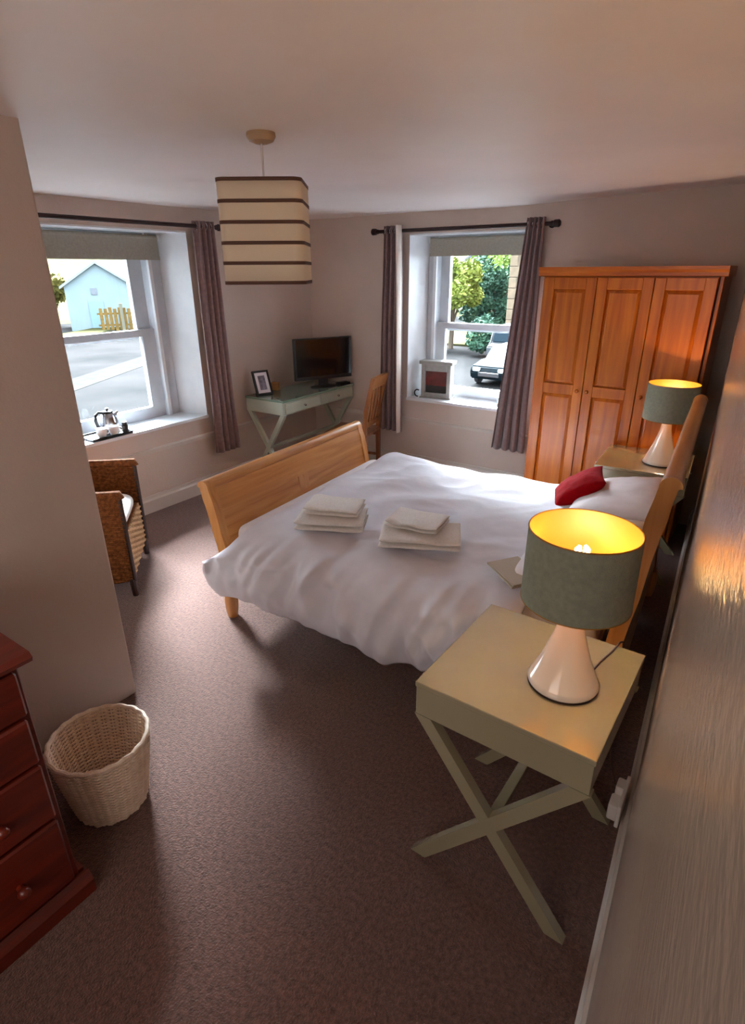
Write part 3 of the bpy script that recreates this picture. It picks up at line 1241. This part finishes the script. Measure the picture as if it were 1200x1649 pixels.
# picture frame
pf = thing('photo_frame', 'black photo frame with white mount leaning on the near end of the corner desk', 'picture frame', (-3.62, 3.63, DZ + .001), R(72))
TLT = Euler((R(-22), 0, 0)).to_matrix()
k = MB()
wf, hf = .155, .215
for c_, s_ in (((-wf / 2 + .009, 0, hf / 2), (.018, .02, hf)), ((wf / 2 - .009, 0, hf / 2), (.018, .02, hf)), ((0, 0, .009), (wf - .036, .02, .018)), ((0, 0, hf - .009), (wf - .036, .02, .018))):
    k.box(TLT @ Vector(c_), s_, TLT, .002, 1)
k.build('frame', M_BLACK, pf)
k = MB()
k.box(TLT @ Vector((0, -.001, hf / 2)), (wf - .034, .006, hf - .034), TLT)
k.build('mount', mat('white_mount_card', (232, 228, 236), .6), pf)
k = MB()
k.box(TLT @ Vector((.0, -.0042, hf / 2)), (wf - .09, .002, hf - .09), TLT)
k.build('picture', mat('grey_photo_print', (150, 146, 164), .5, (88, 84, 100), 30), pf)
k = MB()
k.bar((0, .07, .16), (0, .135, .003), .05, .004)
k.build('easel_back', M_BLACK, pf)

k = MB()
k.box((0, 0, .035), (.07, .05, .07), bevel=.003)
o = k.build('tissue_box', mat('amber_card', (168, 116, 62), .7), loc=(-3.71, 3.86, DZ), rot=(0, 0, R(20)))
tag(o, 'small amber box at the back of the desk beside the television', 'box')

# ------------------------------------------------------------------ wooden chair at the desk
wcx = thing('desk_chair', 'chestnut wooden dining chair drawn up to the corner desk', 'chair', (-3.02, 4.1, 0), R(14))
wcx.scale = (1, 1, .915)
# local: faces -x, seat centre at origin
part('seat', M_CHAIR, wcx, ((0, 0, .455), (.40, .40, .035)), bevel=.008)
for s in (-1, 1):
    k = MB()
    k.box((-.17, s * .17, .22), (.035, .035, .44), bevel=.003)
    k.build('leg', M_CHAIR, wcx)
    k = MB()
    k.prism([(.165, 0), (.2, 0), (.197, .45), (.212, .7), (.275, 1.0), (.247, 1.0), (.18, .7), (.16, .45)], lambda p, q: Vector((p[0], s * .175 - .016 + .032 * q, p[1])))
    k.build('rear_post', M_CHAIR, wcx)


def bkx(z):
    return .196 if z < .7 else .196 + (z - .7) / .3 * .065


k = MB()
k.prism([(bkx(.9) - .012, .9), (bkx(.9) + .014, .9), (bkx(1.0) + .02, 1.005), (bkx(1.0) - .012, 1.01)], lambda p, q: Vector((p[0], -.19 + .38 * q, p[1])))
k.build('top_rail', M_CHAIR, wcx)
part('lower_rail', M_CHAIR, wcx, ((.192, 0, .56), (.022, .33, .045)))
for i in range(4):
    y = -.105 + .07 * i
    k = MB()
    k.bar((.192, y, .57), (bkx(.92), y, .92), .03, .012, (1, 0, 0))
    k.build('slat', M_CHAIR, wcx)
for s in (-1, 1):
    part('apron', M_CHAIR, wcx, ((0, s * .172, .41), (.31, .02, .055)))
    part('stretcher', M_CHAIR, wcx, ((0, s * .172, .18), (.32, .018, .025)))
part('apron', M_CHAIR, wcx, ((-.172, 0, .41), (.02, .31, .055)))

# ------------------------------------------------------------------ pendant lamp
pn = thing('pendant_lamp', 'square cream paper pendant lamp with brown bands hanging from the ceiling', 'pendant lamp', (-1.605, 1.684, 0), R(43.6) + R(-9))
k = MB()
k.lathe([(0, ZC + .004), (.048, ZC + .004), (.05, ZC - .012), (.042, ZC - .026), (.02, ZC - .034), (0, ZC - .034)], n=32)
k.build('ceiling_rose', mat('tan_plastic', (178, 150, 120), .4), pn, True)
k = MB()
k.tube([(0, 0, ZC - .03), (0, 0, 1.96)], .0035, 8)
k.build('flex', M_PLASTICW, pn, True)
k = MB()
k.lathe([(0, 1.97), (.02, 1.97), (.02, 1.90), (.026, 1.895), (.026, 1.87), (0, 1.87)], n=20)
k.build('bulb_holder', M_PLASTICW, pn, True)
k = MB()
k.sphere((0, 0, 1.83), .032, sz=1.2, sub=3)
k.build('bulb', mat('frosted_bulb', (230, 228, 222), .3), pn, True)


def rsq(t, h, r):
    """rounded-square outline, t in 0..1"""
    q = int(t * 4) % 4
    s = t * 4 - int(t * 4)
    st = h - r
    cx, cy = [(st, st), (-st, st), (-st, -st), (st, -st)][q]
    a = q * PI / 2
    if s < .4:
        an = a + s / .4 * PI / 2
        return Vector((cx + r * math.cos(an), cy + r * math.sin(an), 0))
    s2 = (s - .4) / .6
    p0 = Vector((cx + r * math.cos(a + PI / 2), cy + r * math.sin(a + PI / 2), 0))
    q2 = (q + 1) % 4
    c2 = [(st, st), (-st, st), (-st, -st), (st, -st)][q2]
    p1 = Vector((c2[0] + r * math.cos(q2 * PI / 2), c2[1] + r * math.sin(q2 * PI / 2), 0))
    return p0.lerp(p1, s2)


PH, PR, PZ0, PZ1 = .142, .035, 1.713, 2.03
M_PSH = fabric_translucent('cream_shade_paper', (250, 240, 222), .5)
k = MB()
k.grid(lambda u, v: rsq(u * .99999, PH, PR) + Vector((0, 0, PZ0 + (PZ1 - PZ0) * v)), 80, 5, True)
sh = k.build('pendant_shade', M_PSH, pn, True)
sm = sh.modifiers.new('thick', 'SOLIDIFY')
sm.thickness = .0015
for i in range(6):
    z = PZ0 + (PZ1 - PZ0) * i / 5
    k = MB()
    k.grid(lambda u, v: rsq(u * .99999, PH + .0015, PR) + Vector((0, 0, z - .0055 + .011 * v)), 80, 1, True)
    o = k.build('band', M_BAND, sh, True)
    sm = o.modifiers.new('thick', 'SOLIDIFY')
    sm.thickness = .003
k = MB()
for a in range(4):
    t = PI / 2 * a + PI / 4
    k.tube([(.02 * math.cos(t), .02 * math.sin(t), 1.9), (.16 * math.cos(t), .16 * math.sin(t), 2.02)], .0018, 6)
k.build('shade_carrier', M_STEEL, pn, True)

# ------------------------------------------------------------------ things on the window sills
SZL = LZ0 + .0235
tr = thing('tray', 'dark tea tray on the sill of the window facing the blue house', 'tray', (-3.905, 2.27, SZL), 0)
k = MB()
k.box((0, 0, .004), (.2, .32, .008), bevel=.003)
k.build('tray_base', M_BLACK, tr)
k = MB()
k.tube([(-.098, -.158, .014), (.098, -.158, .014), (.098, .158, .014), (-.098, .158, .014)], .006, 8, True)
k.build('tray_rim', M_BLACK, tr, True)
kt = thing('kettle', 'shiny steel kettle with black handle on the tea tray', 'kettle', (-3.945, 2.335, SZL + .0095), R(95))
k = MB()
k.lathe([(0, .012), (.062, .012), (.066, .03), (.064, .07), (.056, .11), (.048, .135), (.044, .14), (0, .142)], n=36)
k.build('kettle_body', M_STEEL, kt, True)
k = MB()
k.lathe([(0, 0), (.066, 0), (.066, .013), (0, .013)], n=36)
k.build('kettle_base', M_BLACK, kt, True)
k = MB()
k.lathe([(0, .142), (.04, .142), (.036, .154), (.01, .16), (.01, .168), (.014, .174), (0, .18)], n=24)
k.build('kettle_lid', M_BLACK, kt, True)
k = MB()
k.tube([(-.04, 0, .145), (-.075, 0, .155), (-.1, 0, .14), (-.105, 0, .1), (-.095, 0, .06), (-.07, 0, .045)], .0105, 10)
k.build('handle', M_BLACK, kt, True)
k = MB()
k.tube([(.05, 0, .1), (.07, 0, .125), (.085, 0, .135)], [.016, .012, .008], 10)
k.build('spout', M_STEEL, kt, True)


def cup(loc, rz, label):
    r = thing('cup', label, 'cup', loc, rz, 'cups on the tea tray')
    k = MB()
    k.lathe([(0, 0), (.024, 0), (.036, .03), (.039, .065), (.036, .065), (.033, .03), (.02, .006), (0, .006)], n=28)
    k.build('bowl', M_CUP, r, True)
    k = MB()
    k.tube([(.035, 0, .052), (.055, 0, .05), (.058, 0, .032), (.034, 0, .02)], .004, 8)
    k.build('handle', M_CUP, r, True)
    return r


c1 = cup((-3.85, 2.21, SZL + .0095), R(60), 'white china cup at the room side of the tea tray, left of its twin')
dup(c1, (-3.842, 2.30, SZL + .0095), R(50), 'white china cup at the room side of the tea tray, in front of the kettle')
k = MB()
k.lathe([(0, 0), (.02, 0), (.024, .004), (.024, .05), (.018, .055), (.018, .075), (0, .078)], n=20)
o = k.build('jar', M_BLACK, smooth=True, loc=(-3.85, 2.395, SZL + .0095))
tag(o, 'small dark jar at the end of the tea tray', 'jar')

SZF = FZ0 + .0235
st = thing('lantern', 'grey metal box lantern with a dark red glazed front on the far window sill', 'lantern', (-2.475, 4.66, SZF), R(8))
part('body', M_STOVE, st, ((-.12, 0, .15), (.035, .1, .3)), ((.12, 0, .15), (.035, .1, .3)), ((0, 0, .025), (.205, .1, .05)), ((0, 0, .27), (.205, .1, .06)), ((0, .045, .15), (.205, .008, .3)))
part('cornice', M_STOVE, st, ((0, 0, .315), (.31, .13, .03)))
part('foot_plate', M_STOVE, st, ((0, 0, -.002 + .006), (.3, .125, .012)))
k = MB()
k.box((0, -.02, .175), (.205, .006, .13))
k.build('glazing', mat('dark_red_glass', (108, 34, 34), .2, (80, 24, 26), 14), st)
k = MB()
k.box((0, -.021, .08), (.205, .006, .06))
k.build('grate', M_BLACK, st)
k = MB()
pts = [(.03 * math.cos(t), 0, .035 + .03 * math.sin(t)) for t in [R(60 + 20 * i) for i in range(12)]]
k.tube(pts, .006, 8)
o = k.build('window_catch', M_BLACK, smooth=True, loc=(-2.645, 4.6, SZF))
tag(o, 'small curled black hook on the far window sill beside the lantern', 'hook')
k = MB()
k.lathe([(0, 0), (.022, 0), (.026, .012), (.014, .03), (.02, .05), (.016, .075), (0, .085)], n=20)
o = k.build('ornament', M_STOVE, smooth=True, loc=(-1.855, 4.62, SZF))
tag(o, 'tiny grey ornament on the far window sill against the wardrobe-side curtain', 'ornament')

# ------------------------------------------------------------------ outside
GZ = -2.6
M_ROAD = mat('grey_road', (28, 27, 27), 1, (21, 21, 21), .3, detail=3, spec=0)
M_GRASS = mat('dry_grass', (50, 48, 32), 1, (42, 42, 27), 1.2, spec=0)
M_KERB = mat('pale_kerb', (32, 31, 30), 1, (28, 28, 27), 2, spec=0)
k = MB()
k.box((-4, 60, GZ - .1), (220, 230, .2))
o = k.build('ground', M_ROAD)
struct(o)


def hill(u, v):
    x, y = -170 + 190 * u, -60 + 230 * v
    d = math.hypot(x, y)
    t = max(0, d - 62)
    z = GZ + .01 + .17 * t + (1.0 * fbm(x, y, 3, .05) * min(1, t / 12) if t > 0 else 0) - (.8 if t <= 0 else 0)
    return Vector((x, y, z))


k = MB()
k.grid(hill, 70, 70)
struct(k.build('hill', M_GRASS, smooth=True, angle=180))
k = MB()
k.box((-43.4, 24.6, GZ + .08), (2.2, 44, .2), Euler((0, 0, R(31))).to_matrix(), bevel=.05, seg=1)
struct(k.build('verge', M_GRASS))
k = MB()
k.box((-25.5, 15.3, GZ + .004), (1.6, 44, .02), Euler((0, 0, R(31))).to_matrix())
struct(k.build('kerb', M_KERB))

# pale blue gabled house
M_BLUE = mat('pale_blue_render', (86, 95, 97), 1, (82, 91, 93), 1, spec=0)
M_ROOFW = mat('pale_roof', (94, 98, 100), 1, (86, 91, 93), 2, spec=0)
hs = thing('house', 'pale blue gabled house across the road', 'house', (-45.9, 28.4, GZ), R(58.8))
hw_, hl, he, hr = 2.5, 4.7, 3.35, 5.0
k = MB()
k.prism([(-hw_, 0), (hw_, 0), (hw_, he), (0, hr - .02), (-hw_, he)], lambda p, s: Vector((p[0], .0 + hl * s, p[1])))
k.build('house_wall', M_BLUE, hs)
for s in (-1, 1):
    k = MB()
    k.prism([(0, hr), (s * (hw_ + .32), he - .2), (s * (hw_ + .32), he + .0), (0, hr + .2)], lambda p, q: Vector((p[0], -.3 + (hl + .5) * q, p[1])))
    k.build('roof_slope', M_ROOFW, hs)
part('window', mat('dark_far_window', (46, 54, 62), .2), hs, ((-.4, -.02, 2.95), (.45, .08, .5)), bevel=.0)
part('door', mat('pale_door', (80, 96, 100), 1, spec=0), hs, ((-.4, -.02, 1.1), (1.1, .08, 2.2)), bevel=0)

# timber fence in front of the house
M_FENCE = mat('pale_timber', (84, 66, 36), 1, (64, 50, 28), 4, spec=0)
fe = thing('fence', 'pale timber slat fence in front of the blue house', 'fence', (-43.6, 28.2, GZ), R(58.8))
for i in range(14):
    part('slat', M_FENCE, fe, ((-1.2 + i * .34, 0, .85 + .2 * random.random()), (.24, .05, 1.7)), bevel=0)
for z_ in (.5, 1.35):
    part('fence_rail', M_FENCE, fe, ((1.0, .05, z_), (5.0, .05, .14)), bevel=0)
for x_, h_ in ((.3, 2.1), (1.35, 2.25)):
    part('post', mat('dark_timber', (62, 58, 44), .8), fe, ((x_, -.08, h_ / 2), (.24, .14, h_)), bevel=0)


def tree(loc, h, rad, label, c1_, c2_, n, seed, group='trees and shrubs outside', cat='tree', trunk=True, squash=1.0, leaf=.3):
    rnd = random.Random(seed)
    r = thing('tree' if cat == 'tree' else 'shrub', label, cat, loc, 0, group)
    if trunk:
        k = MB()
        k.tube([(0, 0, 0), (.05, .03, h * .3), (-.03, 0, h * .62)], [h * .03, h * .022, h * .012], 8)
        for i in range(4):
            a = i * 1.7
            k.tube([(.04, .02, h * .25), (rad * .5 * math.cos(a), rad * .5 * math.sin(a), h * .6)], [h * .014, h * .006], 6)
        k.build('trunk', mat('brown_bark', (60, 48, 36), .9), r, True)
    k = MB()
    bm = k.bm
    cz = h * .5
    nb = 14
    blobs = [(Vector((rnd.uniform(-.7, .7) * rad, rnd.uniform(-.7, .7) * rad, cz + rnd.uniform(-.75, .75) * h * .42)), rad * rnd.uniform(.3, .55)) for _ in range(nb)]
    for i in range(n):
        c_, br = blobs[i % nb]
        d = Vector((rnd.gauss(0, 1), rnd.gauss(0, 1), rnd.gauss(0, 1))).normalized() * br * rnd.uniform(.55, 1.08)
        p = c_ + d
        if p.z < .05:
            p.z = .05 + rnd.random() * .2
        x = Vector((rnd.gauss(0, 1), rnd.gauss(0, 1), rnd.gauss(0, 1))).normalized()
        y = x.orthogonal().normalized()
        s = leaf * rnd.uniform(.6, 1.2)
        v = [bm.verts.new(p + x * s), bm.verts.new(p + y * s * .5), bm.verts.new(p - x * s), bm.verts.new(p - y * s * .5)]
        bm.faces.new(v)
    o = k.build('foliage', mat('leaf_' + label.split()[0], c1_, .9, c2_, 1.1, spec=.05), r)
    o['kind'] = 'stuff'
    return r


tree((-53.5, 27.5, GZ), 5.2, 2.0, 'olive bush on the slope behind the blue house', (70, 64, 30), (50, 48, 22), 1200, 3, cat='shrub', trunk=False)
tree((-16.3, 32.2, GZ), 5.6, 1.5, 'yellow-green tree seen through the far window', (96, 100, 46), (70, 82, 34), 7000, 4, leaf=.16)
tree((-15.3, 36.0, GZ), 5.4, 1.7, 'dark bluish-green tree next to the stone building', (54, 78, 60), (26, 42, 38), 5000, 5, leaf=.16)
tree((-18.6, 43.5, GZ), 6.9, 2.6, 'light green tree farthest off, between the two others', (96, 112, 52), (66, 82, 38), 4000, 6, leaf=.2)
tree((-13.4, 30.2, GZ), 2.4, .8, 'dark low shrub at the corner of the stone building', (40, 44, 26), (24, 28, 18), 1500, 7, cat='shrub', trunk=False, leaf=.14)
k = MB()
k.box((-19.5, 38.5, GZ + .05), (14, 10, .16), bevel=.02, seg=1)
struct(k.build('verge', M_GRASS))

wh = thing('house', 'white house glimpsed above the trees through the far window', 'house', (-27.4, 60.0, GZ - .3), R(24))
mw = mat('white_far_render', (120, 122, 126), 1, spec=0)
k = MB()
k.prism([(-3.2, 0), (3.2, 0), (3.2, 4.4), (0, 6.6), (-3.2, 4.4)], lambda p, s: Vector((p[0], 7 * s, p[1])))
k.build('house_wall', mw, wh)
for s in (-1, 1):
    k = MB()
    k.prism([(0, 6.62), (s * 3.5, 4.2), (s * 3.5, 4.4), (0, 6.85)], lambda p, q: Vector((p[0], -.25 + 7.5 * q, p[1])))
    k.build('roof_slope', mat('grey_slate', (62, 64, 70), .7), wh)
for x_ in (-1.5, 1.5):
    part('window', mat('dark_far_window', (46, 54, 62), .2), wh, ((x_, -.02, 3.3), (.9, .1, 1.2)), bevel=0)

# stone building
sb = thing('stone_building', 'buff stone building across the lane, seen through the far window', 'building', (-11.75, 29.3, GZ), R(18))
k = MB()
k.box((4.0, 3.0, 4.6), (8, 6, 9.2))
k.build('stone_wall', mat('buff_stone', (84, 72, 60), 1, (68, 60, 52), 3.2, .4, 8, spec=0), sb)
rs = random.Random(12)
qm = mat('pale_quoin_stone', (96, 82, 68), 1, (82, 72, 60), 4, spec=0)
for i in range(18):
    k = MB()
    wq = .6 if i % 2 == 0 else .36
    k.box((wq / 2 - .015, .17, .25 + i * .5), (wq, .4, .47), bevel=.018, seg=1)
    k.build('quoin', qm, sb)
sm_ = [mat('stone_block_' + n, c_, 1, c2_, 6, .3, 20, spec=0) for n, c_, c2_ in (('buff', (90, 76, 60), (78, 66, 54)), ('grey', (76, 68, 60), (64, 58, 52)), ('rose', (92, 72, 60), (78, 62, 52)))]
z = 0
while z < 6.4:
    h_ = rs.uniform(.32, .46)
    x = .62 if int(z * 10) % 2 else .38
    while x < 3.2:
        w_ = rs.uniform(.45, .95)
        k = MB()
        k.box((x + w_ / 2, -.005 - rs.uniform(0, .025), z + h_ / 2), (w_ - .025, .07, h_ - .025), bevel=.014, seg=1)
        k.build('stone', rs.choice(sm_), sb)
        x += w_
    z += h_
part('roof', mat('grey_slate', (62, 64, 70), .7), sb, ((4, 3, 9.3), (8.6, 6.6, .25)))


# parked car (dark teal) and white van behind
def car(loc, rz, label, m, prof, gh, width, wheels, cat, nm, lights=True):
    r = thing(nm, label, cat, loc, rz)
    k = MB()
    k.prism(prof, lambda p, s: Vector((p[0], -width / 2 + width * s, p[1])))
    bmesh.ops.bevel(k.bm, geom=[e for e in k.bm.edges], offset=.05, segments=2, affect='EDGES')
    k.build('car_body', m, r, True)
    gm = mat('tinted_car_glass', (16, 26, 32), .5, spec=.03)
    k = MB()
    k.prism(gh, lambda p, s: Vector((p[0], -width / 2 + .12 + (width - .24) * s, p[1])))
    bmesh.ops.bevel(k.bm, geom=[e for e in k.bm.edges], offset=.04, segments=2, affect='EDGES')
    k.build('windows', gm, r, True)
    for x in wheels:
        for s in (-1, 1):
            k = MB()
            k.lathe([(0, -.1), (.2, -.1), (.3, -.08), (.31, 0), (.3, .08), (.2, .1), (0, .1)], n=24)
            o = k.build('wheel', M_BLACK, r, True)
            o.rotation_euler = (R(90), 0, 0)
            o.location = (x, s * (width / 2 - .08), .31)
    if lights:
        x1_ = max(p[0] for p in prof)
        for s in (-1, 1):
            part('headlight', mat('headlight_glass', (220, 225, 230), .1), r, ((x1_ - .1, s * (width / 2 - .28), .66), (.24, .3, .14)), bevel=.03)
        part('grille', M_BLACK, r, ((x1_ - .02, 0, .48), (.1, .9, .18)), bevel=.02)
    return r


# cars point +x locally
car((-9.25, 23.8, GZ), R(-92), 'dark teal hatchback parked in the lane outside the far window', mat('teal_car_paint', (7, 13, 16), .7, spec=.02),
    [(-1.9, .28), (1.9, .28), (1.98, .55), (1.85, .78), (.95, .92), (-1.6, .95), (-1.95, .7)],
    [(-1.75, .9), (1.0, .88), (.25, 1.38), (-1.1, 1.42)], 1.66, (-1.2, 1.25), 'car', 'car')
car((-10.6, 26.5, GZ), R(-90), 'white van standing behind the teal hatchback', mat('white_van_paint', (50, 51, 53), .6, spec=.05),
    [(-2.3, .35), (.0, .35), (.2, .6), (.15, 1.0), (-.3, 1.15), (-.5, 1.85), (-2.3, 1.9)],
    [(-.62, 1.2), (-.22, 1.18), (-.43, 1.72), (-.7, 1.76)], 1.7, (-1.7, -.3), 'van', 'van', False)
